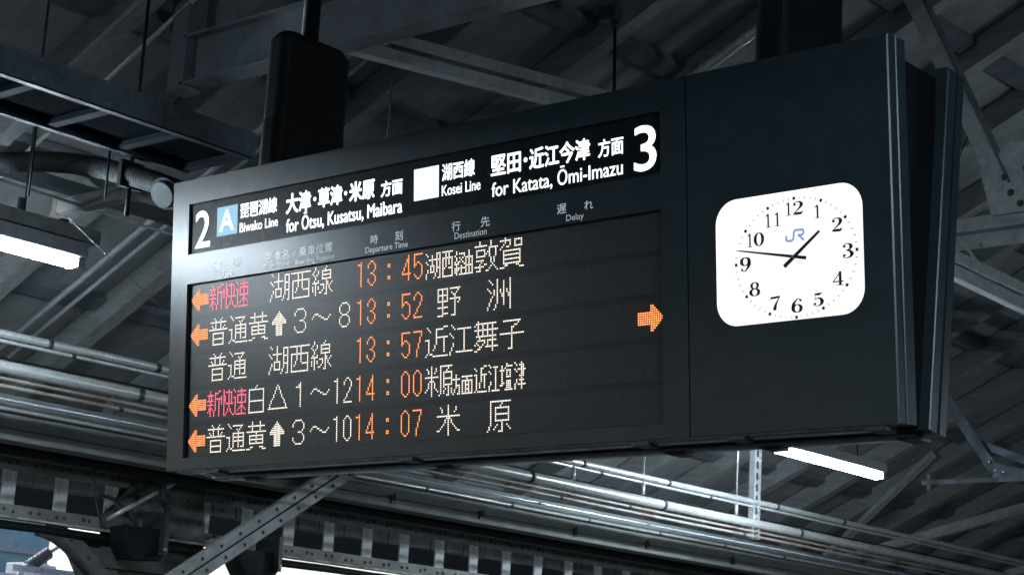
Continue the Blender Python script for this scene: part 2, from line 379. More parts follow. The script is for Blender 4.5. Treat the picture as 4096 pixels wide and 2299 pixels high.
# LED bitmaps: per glyph, rows "row:cols" ; columns as a-b ranges
G = {
'新': '1:2,9,10 2:2,6-8 3:0-4,6 4:1,3,6,11 5:1,3,6-11 6:0-4,6,9,11 7:2,6,9,11 8:0-4,6,9,11 9:2,6,9 10:1-3,6,9 11:1,2,4,6,9 12:0,2,5,9 13:2,5,9 14:2,5,9',
'快': '1:13,17 2:13,15-19 3:13,17,19 4:13,14,17,19 5:13,14,17,19 6:13,14,17,19 7:13,14,17,19 8:13,15-20 9:13,17 10:13,17 11:13,16,18 12:13,16,18 13:13,15,19 14:13,14,20,21',
'速': '1:21,27 2:22,24-30 3:27 4:24-30 5:21,22,24,27,30 6:22,24,27,30 7:22,24,27,30 8:22,24-30 9:22,27 10:22,26-28 11:22,25,27,29 12:22,24,27,30 13:22,27 14:23-30',
'湖': '0:1,6 1:2,6,11-14 2:6,11,14 3:6,11,14 4:0,3-9,11,14 5:1,6,11-14 6:2,6,11,14 7:6,11,14 8:4-8,11,14 9:2,4,8,11-14 10:2,4,8,11,14 11:1,4,8,11,14 12:1,4-8,10,14 13:0,10,14 14:0,9,13,14',
'西': '1:0-14 2:5,8 3:5,8 4:5,8 5:1-13 6:1,5,8,13 7:1,5,8,13 8:1,5,8,13 9:1,4,8,13 10:1,4,9-13 11:1,3,13 12:1,13 13:1,13 14:1-13',
'線': '0:2,10 1:2,9 2:1,4,7-13 3:0,4,7,13 4:1,3,7-13 5:2,7,13 6:2,7-13 7:1,4,10 8:0-4,10,11,14 9:2,6-8,10,11,13 10:0,2,4,8,10,12 11:0,2,4,8,10,12 12:0,2,7,10,13 13:2,5,6,10,14 14:2,9,10',
'普': '0:4,10 1:5,9 2:1-13 3:5,9 4:2,5,9,12 5:3,5,9,11 6:0-14 8:3-11 9:3,11 10:3,11 11:3-11 12:3,11 13:3,11 14:3-11',
'通': '0:1 1:2,5-12 2:3,11 3:8,10 4:9 5:5-13 6:5,9,13 7:0-2,5-13 8:2,5,9,13 9:2,5-13 10:2,5,9,13 11:2,5,9,13 12:2,5,9,11-13 13:1,3,4 14:0,5-14',
'黄': '0:4,10 1:4,10 2:1-13 3:4,10 4:4,10 5:0-14 6:7 7:2-12 8:2,7,12 9:2-12 10:2,7,12 11:2-12 13:3,4,10-12 14:0-2,12-14',
'白': '0:7 1:6 2:1-12 3:1,12 4:1,12 5:1,12 6:1,12 7:1,12 8:1-12 9:1,12 10:1,12 11:1,12 12:1,12 13:1,12 14:1-12',
'△': '1:7 2:6,8 3:6,8 4:5,9 5:5,9 6:4,10 7:4,10 8:3,11 9:2,12 10:2,12 11:1,13 12:1,13 13:0-14',
'↑': '1:7 2:6-8 3:5-9 4:4-10 5:3-11 6:2-12 7:2-12 8:5-9 9:5-9 10:5-9 11:5-9 12:5-9 13:5-9',
'１': '1:8 2:7,8 3:5-8 4:8 5:8 6:8 7:8 8:8 9:8 10:8 11:8 12:8 13:8',
'３': '1:5-9 2:4,10 3:3,11 4:3,11 5:11 6:10 7:7-9 8:10 9:11 10:3,11 11:3,11 12:4,10 13:5-9',
'８': '1:6-9 2:5,10 3:4,11 4:4,11 5:4,11 6:5,10 7:6-9 8:5,10 9:4,11 10:4,11 11:4,11 12:5,10 13:6-9',
'～': '5:2-4 6:1,5,6,13 7:0,7,8,12 8:9-11',
'野': '1:0-6,8-14 2:0,3,6,13 3:0,3,6,9,12 4:0-6,10,11 5:0,3,6,11 6:0,3,6,8-14 7:0-6,11,14 8:3,11,13 9:3,11 10:0-6,11 11:3,11 12:3,11 13:3-6,11 14:0-3,9-11',
'洲': '0:1,6,14 1:2,6,10,14 2:3,6,10,14 3:6,10,14 4:0,6,10,14 5:1,4,6,8,10,12,14 6:2,4,6,8,10,12,14 7:4,6,9,10,13,14 8:3,6,9,10,13,14 9:2,6,10,14 10:2,6,10,14 11:1,6,10,14 12:1,5,10,14 13:0,5,14 14:0,4,14',
'米': '0:7 1:2,7,12 2:3,7,12 3:3,7,11 4:7 5:0-14 6:6-8 7:5,7,9 8:5,7,9 9:4,7,10 10:3,7,11 11:2,7,12 12:0,1,7,13,14 13:7 14:7',
'原': '0:2-14 1:2,9 2:2,8 3:2,5-13 4:2,5,13 5:2,5,13 6:2,5-13 7:2,5,13 8:2,5,13 9:2,5-13 10:2,9 11:2,6,9,12 12:1,5,9,13 13:1,4,9,14 14:0,7-9',
'近江舞子': '0:1,12-14,17,34 1:2,7-11,18,33-45,50-60 2:3,7,19,21-29,32,34,37,40,43,59 3:7,25,34,37,40,43,57,58 4:7,16,25,32-46,55,56 5:7-14,17,25,34,37,40,43,55 6:0-2,7,12,18,25,34,37,40,43,55 7:2,7,12,25,33-45,48-62 8:2,7,12,25,35,43,55 9:2,6,12,18,25,34-38,40-45,55 10:2,6,12,18,25,33,38,40,43,55 11:2,5,12,17,25,32,34,37,40,43,55 12:2,12,17,25,35,36,39-46,55 13:1,3,4,16,20-30,34,35,43,55 14:0,5-14,16,32,33,43,53-55',
'湖西経由敦賀': '0:35,42,51 1:35,42,48-54,57-61 2:0,7-9,11-17,32-39,42,51,54,57,61 3:1,4,7,9,13,15,20,28,41-46,50,54,57,61 4:4,7,9,13,15,20,22-25,28,33-38,41,45,49,52,53,57-61 5:2-9,11-17,19,25,28,33,38,40,41,45,48 6:0,4,7,9,11,13,15,17,20,22,24,26-30,33,38,39,41,45,50-60 7:1,4,7,9,11,13,15,17,20,23,26,28,30,33-38,41,45,50,60 8:3-5,7,9,11,13,15,17,19,21,22,24,26,28,30,42,44,50-60 9:3,5,7-9,11,13,17,19-21,25,26,28,30,33-37,42,44,50,60 10:1,3,5,7,9,11,12,15-17,20,23,26-30,36,42,44,50-60 11:1,3-5,7,9,11,17,19-26,28,30,35,38,39,43,50,60 12:0,6,9,11,17,19-21,23,26,28,30,32-37,42,44,50-60 13:0,6,9,11,17,19,20,23,26,28,30,35,41,45,51,52,58,59 14:0,5,8,9,11-17,20,22-30,33-35,39,40,46,48-50,60-62',
'米原方面近江塩津': '0:4,10-17 1:1,4,7,10,15 2:2,4,7,10,14,38,39,41,52,57,61 3:2,4,6,10,12-17,32,36,37,42,44-46,49,52-55,58,60-62 4:4,10,12,17,33,36,45,49,51,61,62 5:0-8,10,12,17,20,36,41,45,48-50,52-54,57,59-63 6:4,10,12-17,20,24-30,32,33,36-39,42,45,49,52,54,58,61,62 7:3-5,10,12,17-22,27,33,36,38,45,49,52,54,61,62 8:2,4,6,10,12,17,20,24-30,33,36,38,45,49,52-54,60-62 9:2,4,6,10,12-17,20,24,26,28,30,33,36,38,45,49,61 10:2,4,6,10,12,15,20-22,24,26-28,30,33,35,38,42,45,49,52-54,58,60-62 11:1,4,7,10,13,15,17,20,22,24,26,28,30,33,35,38,42,45,49,50,52-54,58,61 12:0,4,8,10,12,15,17,19,22,24,26-28,30,33,35,38,41,45,48,49,52-54,57,59-63 13:4,10,12,15,17,19,22,24,26,28,30,33,41,45,52-54,57,61 14:4,9,14,15,18,21,22,24-30,32,34-39,41,43-47,51-55,57,61',
'→': '2:7,8 3:7-9 4:7-10 5:0-11 6:0-12 7:0-13 8:0-13 9:0-12 10:0-11 11:7-10 12:7-9 13:7,8',
'0': '1:2,3 2:1,4 3:0,5 4:0,5 5:0,5 6:0,5 7:0,5 8:0,5 9:0,5 10:0,5 11:0,5 12:1,4 13:2,3',
'1': '1:3 2:1-3 3:3 4:3 5:3 6:3 7:3 8:3 9:3 10:3 11:3 12:3 13:3',
'2': '1:2,3 2:1,4 3:0,5 4:0,5 5:5 6:4 7:4 8:3 9:2 10:2 11:1 12:0 13:0-5',
'3': '1:2,3 2:1,4 3:0,5 4:0,5 5:5 6:4 7:2,3 8:4 9:5 10:0,5 11:0,5 12:1,4 13:2,3',
'4': '1:4 2:4 3:3,4 4:3,4 5:2,4 6:2,4 7:1,4 8:1,4 9:0,4 10:0-5 11:4 12:4 13:4',
'5': '1:0-5 2:0 3:0 4:0 5:0,2,3 6:0,1,4 7:0,5 8:5 9:5 10:5 11:0,5 12:1,4 13:2,3',
'7': '1:0-5 2:5 3:5 4:4 5:4 6:4 7:3 8:3 9:3 10:2 11:2 12:2 13:2',
':': '4:6,7 5:6,7 10:6,7 11:6,7',
}
def dots(g):
    out = []
    for tok in G[g].split():
        r, cs = tok.split(':')
        for c in cs.split(','):
            a, *b = c.split('-')
            for k in range(int(a), int(b[0] if b else a) + 1): out.append((k, int(r)))
    return out
LINE = 19.2138
mb = MB(); mb.box(-1.9, 319.5, -1.9, 93.4, -3.2, -2.15)
ledpanel = mb.build('led_panel', GAP, board, M=UVM)
rows = []
for k in range(5):
    mb = MB(); v0 = LINE * k
    mb.box(0 - 0.5, 319.3, v0 - 0.6, v0 + 15.6, -2.15, -2.08)
    # own transform so that the lens grid lines up with this row of LEDs
    o = mb.build('led_row', LEDF, None, M=Matrix.Translation((0.5 * PITCH - 1.0, 0.5 * PITCH, 0)) @ Matrix(((PITCH, 0, 0, 0), (0, -PITCH, 0, v0 * PITCH), (0, 0, PITCH, 0), (0, 0, 0, 1))))
    # rebuild the vertices about a grid node, then place it in the board's tilted frame
    for v in o.data.vertices: v.co += o.location
    T = BM @ Matrix.Translation(U(0, v0, 0) - Vector((0.5 * PITCH - 1.0, 0.5 * PITCH, 0)))
    o.matrix_world = T
    loc, rot, sc = T.decompose()
    o.location = loc - world_loc(board); o.rotation_mode = 'QUATERNION'; o.rotation_quaternion = rot
    o.parent = board
    rows.append(o)
def led(line, name, items, mats, rc=0.27, rh=0.46, flip=False):
    """lit lenses of one message: rim disc and brighter core, one small disc pair per LED"""
    CUT = {'湖西経由敦賀': (10, 18, 25.5, 31, 47), '近江舞子': (15.5, 31, 47), '米原方面近江塩津': (8.5, 17.5, 23, 31, 40, 47.5, 56)}
    for g, c0 in items:
        cuts = (-1,) + CUT.get(g, ()) + (99,)
        for lo_, hi_ in zip(cuts, cuts[1:]):
            led_char(line, name, [(c, r) for c, r in dots(g) if lo_ < c < hi_], c0, mats, rc, rh, flip)
def led_char(line, name, ds, c0, mats, rc, rh, flip):
    mb = MB(); v0 = LINE * line
    if 1:
        for c, r in ds:
            if flip: c = 14 - 1 - c
            u, v = c0 + c, v0 + r
            for rad, h, mi, sg in ((rh, -1.84, 1, 10), (rc, -1.72, 0, 8)):
                vs = [(u + rad * math.cos(2 * math.pi * q / sg), v + rad * math.sin(2 * math.pi * q / sg), h) for q in range(sg)]
                mb.verts(vs, [tuple(range(sg))], mi)
    o = mb.build(name, mats, None, M=UVM)
    p = rows[line]
    # sub-part of its row (the row is rotated, so keep the world placement)
    Tp = Matrix.LocRotScale(p.location + world_loc(board), p.rotation_quaternion, None)
    L = Tp.inverted() @ Matrix.Translation(o.location)
    o.parent = p; lo, ro, sc = L.decompose(); o.location = lo; o.rotation_mode = 'QUATERNION'; o.rotation_quaternion = ro
    return o
W_, O_, R_ = [LED_W, LED_WH], [LED_O, LED_OH], [LED_R, LED_RH]
def clocktime(line, s):
    h, mm = s.split(':')
    led(line, 'departure_time', [(h[0], 128), (h[1], 136), (':', 144), (mm[0], 160), (mm[1], 168)], O_)
TY, NM, DS = 16, 48, 176
led(0, 'track_arrow', [('→', 1)], O_, flip=True)
led(0, 'train_type', [('新', TY), ('快', TY), ('速', TY)], R_)
led(0, 'train_name', [('湖', NM + 16), ('西', NM + 32), ('線', NM + 48)], W_)
clocktime(0, '13:45')
led(0, 'destination_name', [('湖西経由敦賀', DS)], W_)
led(1, 'track_arrow', [('→', 1)], O_, flip=True)
led(1, 'train_type', [('普', TY), ('通', TY + 16)], W_)
led(1, 'boarding_position', [('黄', NM), ('↑', NM + 16), ('３', NM + 32), ('～', NM + 48), ('８', NM + 64)], W_)
clocktime(1, '13:52')
led(1, 'destination_name', [('野', DS + 8), ('洲', DS + 40)], W_)
led(2, 'train_type', [('普', TY), ('通', TY + 16)], W_)
led(2, 'train_name', [('湖', NM + 16), ('西', NM + 32), ('線', NM + 48)], W_)
clocktime(2, '13:57')
led(2, 'destination_name', [('近江舞子', DS)], W_)
led(2, 'track_arrow', [('→', 305)], O_)
led(3, 'track_arrow', [('→', 1)], O_, flip=True)
led(3, 'train_type', [('新', TY), ('快', TY), ('速', TY)], R_)
led(3, 'boarding_position', [('白', NM), ('△', NM + 16), ('１', NM + 32), ('～', NM + 48), ('1', NM + 64), ('2', NM + 72)], W_)
clocktime(3, '14:00')
led(3, 'destination_name', [('米原方面近江塩津', DS)], W_)
led(4, 'track_arrow', [('→', 1)], O_, flip=True)
led(4, 'train_type', [('普', TY), ('通', TY + 16)], W_)
led(4, 'boarding_position', [('黄', NM), ('↑', NM + 16), ('３', NM + 32), ('～', NM + 48), ('1', NM + 64), ('0', NM + 72)], W_)
clocktime(4, '14:07')
led(4, 'destination_name', [('米', DS + 8), ('原', DS + 40)], W_)

# ------------------------------------------------------------------ clock: dial set back behind its opening
def D(u, v): return (1.00819 * u - 6.70, 1.00819 * v - 1.375)
CU, CV = D(388.15, 27.75)
mb = MB(); mb.box(346, 423, -3.5, 56.5, -7.2, -5.6)
dial = mb.build('clock_dial', DIAL, board, M=UVM)
BOLD = 1.0
def ribbon(mb, pts, h, xf, n=6, mi=0):
    """smooth stroke of varying width through (x, y, width)"""
    P = []
    m_ = len(pts)
    for i in range(m_ - 1):
        p0, p1, p2, p3 = pts[max(i - 1, 0)], pts[i], pts[i + 1], pts[min(i + 2, m_ - 1)]
        for k in range(n):
            t = k / n
            P.append([0.5 * (2 * p1[j] + (p2[j] - p0[j]) * t + (2 * p0[j] - 5 * p1[j] + 4 * p2[j] - p3[j]) * t * t + (3 * p1[j] - p0[j] - 3 * p2[j] + p3[j]) * t ** 3) for j in range(3)])
    P.append(list(pts[-1]))
    vs = []
    for i, p in enumerate(P):
        a, b = P[max(i - 1, 0)], P[min(i + 1, len(P) - 1)]
        dx, dy = b[0] - a[0], b[1] - a[1]; q = math.hypot(dx, dy) or 1
        nx, ny = -dy / q * p[2] * BOLD / 2, dx / q * p[2] * BOLD / 2
        vs += [(*xf(p[0] + nx, p[1] + ny), h), (*xf(p[0] - nx, p[1] - ny), h)]
    mb.verts(vs, [(2 * i, 2 * i + 1, 2 * i + 3, 2 * i + 2) for i in range(len(P) - 1)], mi)
def quad(mb, x0, x1, y0, y1, h, xf): mb.verts([(*xf(x0, y0), h), (*xf(x1, y0), h), (*xf(x1, y1), h), (*xf(x0, y1), h)], [(0, 1, 2, 3)])
def ball(mb, x, y, r, h, xf): mb.verts([(*xf(x + r * math.cos(a), y + r * math.sin(a)), h) for a in [k * math.pi / 6 for k in range(12)]], [tuple(range(12))])
def ell(cx, cy, rx, ry, tk, tn):
    return [(cx + rx * math.cos(a), cy + ry * math.sin(a), tn + (tk - tn) * abs(math.cos(a)) ** 1.5) for a in [k * math.pi / 10 for k in range(21)]]
def digit(mb, d, u0, u1, vt, vb, h):
    wd = {'1': 0.57, '0': 0.64, '4': 0.66}.get(d, 0.62)
    xf = lambda x, y: D(u0 + x / wd * (u1 - u0), vb - y * (vb - vt))
    rb = lambda *p: ribbon(mb, p, h, xf)
    bl = lambda x, y, r: ball(mb, x, y, r, h + 0.02, xf)
    if d == '1':
        quad(mb, .20, .38, .04, 1, h, xf); quad(mb, .02, .57, 0, .05, h + .01, xf)
        mb.verts([(*xf(.21, .99), h + .01), (*xf(.21, .86), h + .01), (*xf(0, .80), h + .01), (*xf(0, .85), h + .01)], [(0, 1, 2, 3)])
    elif d == '2':
        rb((.05, .76, .03), (.12, .92, .05), (.32, .975, .06), (.50, .88, .13), (.53, .72, .17), (.46, .54, .12), (.28, .34, .07), (.06, .08, .05))
        bl(.12, .77, .09); rb((.03, .06, .06), (.28, .08, .16), (.50, .08, .14), (.60, .22, .03))
    elif d == '3':
        bl(.12, .80, .085); rb((.05, .80, .03), (.13, .95, .05), (.30, .975, .05), (.47, .88, .13), (.49, .74, .16), (.40, .58, .08), (.2, .53, .045))
        rb((.2, .53, .045), (.43, .47, .1), (.54, .27, .18), (.45, .08, .1), (.25, .022, .05), (.08, .08, .04), (.04, .2, .03)); bl(.11, .2, .085)
    elif d == '4':
        rb((.47, .98, .06), (.25, .64, .05), (.02, .30, .05)); quad(mb, 0, .66, .25, .33, h + .01, xf); quad(mb, .37, .53, .03, 1, h, xf); quad(mb, .24, .66, 0, .05, h + .02, xf)
    elif d == '5':
        rb((.11, .93, .1), (.34, .91, .15), (.54, 1.0, .03)); quad(mb, .10, .14, .5, .95, h, xf)
        rb((.11, .50, .03), (.28, .62, .06), (.47, .52, .14), (.53, .3, .18), (.44, .08, .1), (.25, .022, .05), (.08, .08, .04), (.04, .18, .03)); bl(.11, .19, .085)
    elif d in '69':
        if d == '9':
            xo = xf; xf = lambda x, y: xo(.62 - x, 1 - y)
            rb = lambda *p: ribbon(mb, p, h, xf)
        ribbon(mb, ell(.32, .30, .225, .275, .16, .05), h, xf)
        rb((.09, .30, .16), (.12, .62, .14), (.28, .90, .07), (.42, .975, .05), (.55, .88, .04)); ball(mb, .52, .84, .075, h + .02, xf)
    elif d == '8':
        ribbon(mb, ell(.31, .75, .18, .22, .12, .05), h, xf); ribbon(mb, ell(.31, .275, .23, .25, .15, .05), h + .01, xf)
    elif d == '7':
        rb((.02, .90, .12), (.3, .91, .13), (.61, .95, .1)); quad(mb, .01, .05, .74, .95, h + .01, xf)
        rb((.59, .93, .04), (.38, .5, .10), (.29, .2, .16), (.27, .0, .17))
    elif d == '0':
        ribbon(mb, ell(.32, .5, .24, .475, .16, .05), h, xf)
NUM = {'12': (384.2, 392.4, 4.1, 9.7), '1': (398.1, 400.8, 6.9, 12.5), '2': (406.0, 411.0, 13.5, 19.2), '3': (410.8, 415.9, 24.7, 30.8), '4': (405.9, 411.1, 35.9, 41.7), '5': (396.3, 401.3, 43.8, 49.2),
       '6': (385.8, 391.1, 45.1, 51.0), '7': (375.5, 380.3, 43.1, 49.0), '8': (365.1, 370.5, 36.0, 42.0), '9': (360.7, 366.1, 24.9, 31.0), '10': (364.6, 372.9, 15.0, 20.8), '11': (373.9, 381.1, 7.6, 13.5)}
BOLD = 1.25
for s, (u0, u1, vt, vb) in NUM.items():
    mb = MB()
    if len(s) == 1: digit(mb, s, u0, u1, vt, vb, -5.5)
    else:
        q = u0 + (u1 - u0) * (0.30 if s != '11' else 0.36)
        digit(mb, s[0], u0, q, vt, vb, -5.5)
        digit(mb, s[1], u1 - (u1 - u0) * (0.6 if s != '11' else 0.36), u1, vt, vb, -5.5)
    mb.build('hour_numeral', INK, dial, M=UVM)
BOLD = 1.0
mb = MB()
for k in range(60):
    a = R(6 * k)
    sx, cy = math.sin(a), -math.cos(a)
    r = 29.75 * 25.35 / math.hypot(25.35 * sx, 29.75 * cy)
    wd, ln = (0.66, 0.66) if k % 5 == 0 else (0.13, 0.66)
    tx, ty = -cy, sx
    vs = [(CU + sx * (r + i * ln) + tx * j * wd, CV + cy * (r + i * ln) + ty * j * wd, -5.5) for i, j in ((-1, -1), (-1, 1), (1, 1), (1, -1))]
    mb.verts(vs, [(0, 1, 2, 3)])
mb.build('minute_marks', INK, dial, M=UVM)
def hand(name, tail, tip, w0, w1, h):
    a, b = Vector(D(*tail)), Vector(D(*tip)); d = (b - a).normalized(); n = Vector((-d.y, d.x))
    mb = MB(); lp = [a + n * w0 / 2, b + n * w1 / 2, b - n * w1 / 2, a - n * w0 / 2]
    mb.prism([(p.x, p.y) for p in lp], 'z', h - 0.25, h)
    return mb.build(name, INK, dial, M=UVM)
hand('hour_hand', (383.2, 31.2), (400.6, 18.1), 1.75, 1.05, -4.6)
hand('minute_hand', (394.3, 28.75), (361.1, 22.05), 1.45, 0.55, -4.0)
mb = MB(); mb.tube([(*D(387.8, 27.6), -5.5), (*D(387.8, 27.6), -3.6)], 0.5, 12)
mb.build('hand_pivot', ALU, dial, M=UVM)
# blue operator emblem: J hooked into R
mb = MB()
def ub(*p):
    pts = [(x, y) for x, y in p]
    for a, b in zip(pts, pts[1:]):
        d = Vector((b[0] - a[0], b[1] - a[1])).normalized() * 0.30
        ribbon(mb, [(a[0] - d.x, a[1] - d.y, .95), (b[0] + d.x, b[1] + d.y, .95)], -5.5 + 0.004 * len(mb.bm.faces), lambda x, y: D(x, y), n=1)
ub((383.95, 18.4), (384.0, 19.9), (384.7, 20.45), (386.7, 20.5), (387.55, 19.8), (387.75, 17.0), (388.4, 16.25), (391.9, 16.3), (392.5, 17.0), (392.45, 17.9), (391.7, 18.5), (389.9, 18.5))
ub((390.2, 18.6), (392.4, 20.7))
mb.build('emblem', LOGO_E, dial, M=UVM)

# ------------------------------------------------------------------ spine, back display, rails, catches, screws
mb = MB(); mb.box(-1.425, 1.232, 0.06, 0.255, -0.462, 0.455)
mb.build('board_spine', POST, board)
# rear casing: the front casing mirrored about the spine
MIR = Matrix.Translation((0, 0.312, 0)) @ Matrix.Scale(-1, 4, (0, 1, 0)) @ UVM
mb = MB(); mb.box(-15.1, 434.5, -60.0, 99.5, -14.3, -6.1); mb.box(-15.1, 434.5, -60.0, 99.5, -5.5, 0); mb.box(-14, 433.7, -59, 98.5, -6.2, -5.4)
mb.verts([(434.45, -60, -6.05), (434.9, -60, -6.5), (434.9, 99.5, -6.5), (434.45, 99.5, -6.05)], [(0, 1, 2, 3)], 1)
mb.verts([(434.4, -60, -14.4), (434.9, -60, -13.9), (434.9, 99.5, -13.9), (434.4, 99.5, -14.4)], [(0, 1, 2, 3)], 1)
mb.build('rear_casing', [CASE, CASE_EDGE], board, M=MIR)
for y0 in (0.055, 0.205):
    mb = MB(); mb.prism([(y0, -0.4725), (y0 + 0.055, -0.4725), (y0 + 0.055, -0.481), (y0 + 0.012, -0.484), (y0, -0.479)], 'x', -1.40, 1.20)
    mb.build('bottom_rail', ALU, board)
for x in (-1.22, -0.37, 0.48, 0.78, 1.19):
    for y0 in (0.045, 0.21):
        mb = MB(); mb.prism([(x - 0.05, -0.479), (x + 0.035, -0.479), (x + 0.035, -0.491), (x - 0.01, -0.491)], 'y', y0, y0 + 0.05)
        mb.build('catch', DARKST, board, bevel=0.002)
mb = MB()
for u in (6, 12, 120, 124, 129, 214, 310, 318, 330, 352, 378, 400, 408):
    mb.tube([(u, -60.0, -3), (u, -60.9, -3)], 0.5, 8)
mb.tube([(285, -60, -4), (285, -63.2, -4)], 0.55, 8)
mb.build('top_screws', ALU, board, M=UVM)

# ------------------------------------------------------------------ hanging posts
def post(x0, ztop, label):
    t = thing('hanging_post', label, 'post', (x0 + 0.05, 0.15, 0.46))
    lp = [(px, py) for px, py in rrect(x0, x0 + 0.105, 0.0, 0.31, 0.035, 5)]
    mb = MB(); mb.prism(lp, 'z', 0.44, 0.655)
    for f in mb.bm.faces: f.smooth = False
    mb.build('lower_sleeve', POST, t)
    lp = [(px, py) for px, py in rrect(x0 + 0.002, x0 + 0.103, 0.002, 0.308, 0.034, 5)]
    mb = MB(); mb.prism(lp, 'z', 0.657, ztop - 0.03)
    lp2 = [(px, py) for px, py in rrect(x0 + 0.02, x0 + 0.085, 0.025, 0.285, 0.03, 5)]
    n = len(lp)
    mb.verts([(p[0], p[1], ztop - 0.03) for p in lp] + [(p[0], p[1], ztop) for p in lp2], [tuple(range(n, 2 * n))] + [(i, (i + 1) % n, n + (i + 1) % n, n + i) for i in range(n)])
    mb.build('upper_sleeve', POST, t)
    mb = MB(); mb.tube([(x0 + 0.05, 0.15, ztop - 0.01), (x0 + 0.05, 0.15, 0.85 + (x0 + 5.05) * 0.4663 - 0.02)], 0.03, 14)
    mb.build('suspension_tube', POST, t)
post(-1.09, 0.96, 'black hanging post above the display half of the board, rounded top in view')
post(0.83, 1.6, 'black hanging post above the clock half of the board, running out of the picture')

# ================================================================== CANOPY ROOF (slope 25 degrees, falling to -X)
TA = math.tan(R(25))
def RZ(x): return 0.85 + (x + 5) * TA
mb = MB(); mb.prism([(-6.3, RZ(-6.3)), (4.5, RZ(4.5)), (4.5, RZ(4.5) + 0.05), (-6.3, RZ(-6.3) + 0.05)], 'y', -30, 60)
mb.prism([(4.505, RZ(4.5)), (14, RZ(4.5) - 9.5 * TA), (14, RZ(4.5) - 9.5 * TA + 0.05), (4.505, RZ(4.5) + 0.05)], 'y', -30, 60)
roof = mb.build('canopy_roof', DECK)
tag(roof, 'sloping boarded canopy roof above the board, pale painted underside', 'roof')
# sheet joints: shallow battens on the underside
RAFT = 'timber rafters under the canopy roof'
def rafter_mesh():
    mb = MB(); dz = 0.155
    mb.prism([(-6.25, RZ(-6.25) - 0.012), (4.4, RZ(4.4) - 0.012), (4.4, RZ(4.4) - 0.012 - dz), (-6.25, RZ(-6.25) - 0.012 - dz)], 'y', -0.045, 0.045)
    return mb
r0 = rafter_mesh().build('rafter', TIMB)
tag(r0, 'pale timber rafter sloping down under the boarded canopy roof', 'rafter', RAFT)
r0.location.y = 2.3
k = 1
for yy in [2.3 + 0.73 * k for k in range(-5, 22) if k != 0]:
    c = r0.copy(); COL.objects.link(c); c.location.y = yy
mb = MB(); xs = [-5.75, -4.85, -3.95, -3.05, -2.15, -1.25, -0.35, 0.55, 1.6]
first = None
for x in xs:
    z = RZ(x)
    if first is None:
        mb = MB(); mb.prism([(x - 0.045, RZ(x - .045) - 0.06), (x + 0.045, RZ(x + .045) - 0.06), (x + 0.045, RZ(x + .045) - 0.02), (x - 0.045, RZ(x - .045) - 0.02)], 'y', -3, 24)
        first = mb.build('purlin', PURL); x00 = x
        tag(first, 'dark blue-grey steel purlin crossing above the rafters', 'purlin', 'steel purlins under the canopy roof')
    else:
        c = first.copy(); COL.objects.link(c); c.location.x += x - x00; c.location.z += RZ(x) - RZ(x00)
# pairs of conduits fixed under the rafters
def tube_thing(name, pts, rad, m, label, cat, group=None, seg=12):
    mb = MB(); mb.tube(pts, rad, seg)
    return tag(mb.build(name, m), label, cat, group)
for y, rr, lb in ((1.85, 0.017, 'thicker shiny steel conduit climbing the roof slope behind the left lamp'), (1.95, 0.012, 'thinner shiny steel conduit beside the thicker one climbing the roof slope behind the left lamp')):
    tube_thing('roof_conduit', [(-6.1, y, RZ(-6.1) - 0.2), (-1.6, y, RZ(-1.6) - 0.2)], rr, GALV, lb, 'conduit')
tube_thing('roof_conduit', [(-5.9, 0.96, RZ(-5.9) - 0.2), (-1.2, 0.96, RZ(-1.2) - 0.2)], 0.011, PIPE, 'single thin conduit climbing the dark roof slope above the cable tray', 'conduit')
tube_thing('roof_pipe', [(-3.6, 3.62, RZ(-3.6) - 0.21), (1.5, 3.62, RZ(1.5) - 0.21)], 0.03, PIPE, 'round pipe climbing the roof slope behind the board between the two posts', 'pipe')
# eave fascia with joints
t = thing('eave_fascia', 'pale sheet fascia hanging from the roof eave beyond the lattice girder', 'fascia', (-6.15, 8, 0.0))
mb = MB()
yy = -2.0
while yy < 30:
    wdt = random.choice((0.16, 0.2, 0.24)); mb.box(-6.17, -6.15, yy, yy + wdt - 0.012, 0.012 + random.uniform(-.006, .006), 0.105); yy += wdt
mb.box(-6.20, -6.175, -2, 30, 0.03, RZ(-6.2) - 0.01, 1); mb.box(-6.145, -6.12, -2, 30, 0.108, RZ(-6.14) - 0.01, 1)  # black backing strips added to keep the eave above the sheets dark
mb.build('fascia_sheets', [DECK, CABLE], t)

# ================================================================== PIPES AND BEAMS ALONG THE PLATFORM (X = -4 .. -5)
Y0, Y1 = -1.0, 26.0
def clip_rings(mb, x, z, r, ys, m=0):
    for y in ys: mb.tube([(x, y - 0.012, z), (x, y + 0.012, z)], r * 1.22, 14)
def pipe(label, x, z, r, m, rings=(), name='service_pipe'):
    t = thing(name, label, 'pipe', (x, 4, z), 'service pipes along the platform edge')
    mb = MB(); n = 28
    mb.tube([(x + 0.0015 * math.sin(i * 1.7), Y0 + (Y1 - Y0) * i / n, z + 0.002 * math.sin(i * 2.3)) for i in range(n + 1)], r, 14); mb.build('pipe_run', m, t)
    if rings:
        for y in rings:
            mb = MB(); clip_rings(mb, x, z, r, (y,)); mb.build('pipe_clip', DARKST, t)
pipe('bright pipe, topmost of the bundle under the left lamp and the clock', -4.0, 0.414, 0.019, GALV, (1.35, 2.0, 5.4, 6.3, 7.6, 8.5))
pipe('slim pipe running right below the topmost bright pipe', -4.01, 0.382, 0.009, GALV, (1.5, 2.1, 5.6, 6.8))
pipe('thin dark cable line between the topmost pipes and the thick pipe', -4.05, 0.313, 0.005, CABLE)
pipe('thick grey pipe, the widest of the bundle', -4.0, 0.262, 0.031, PIPE, (1.9, 4.9, 6.25, 7.9))
pipe('rust-spotted pipe just under the thick grey pipe', -4.0, 0.209, 0.0085, RUSTY, (2.2, 5.9))
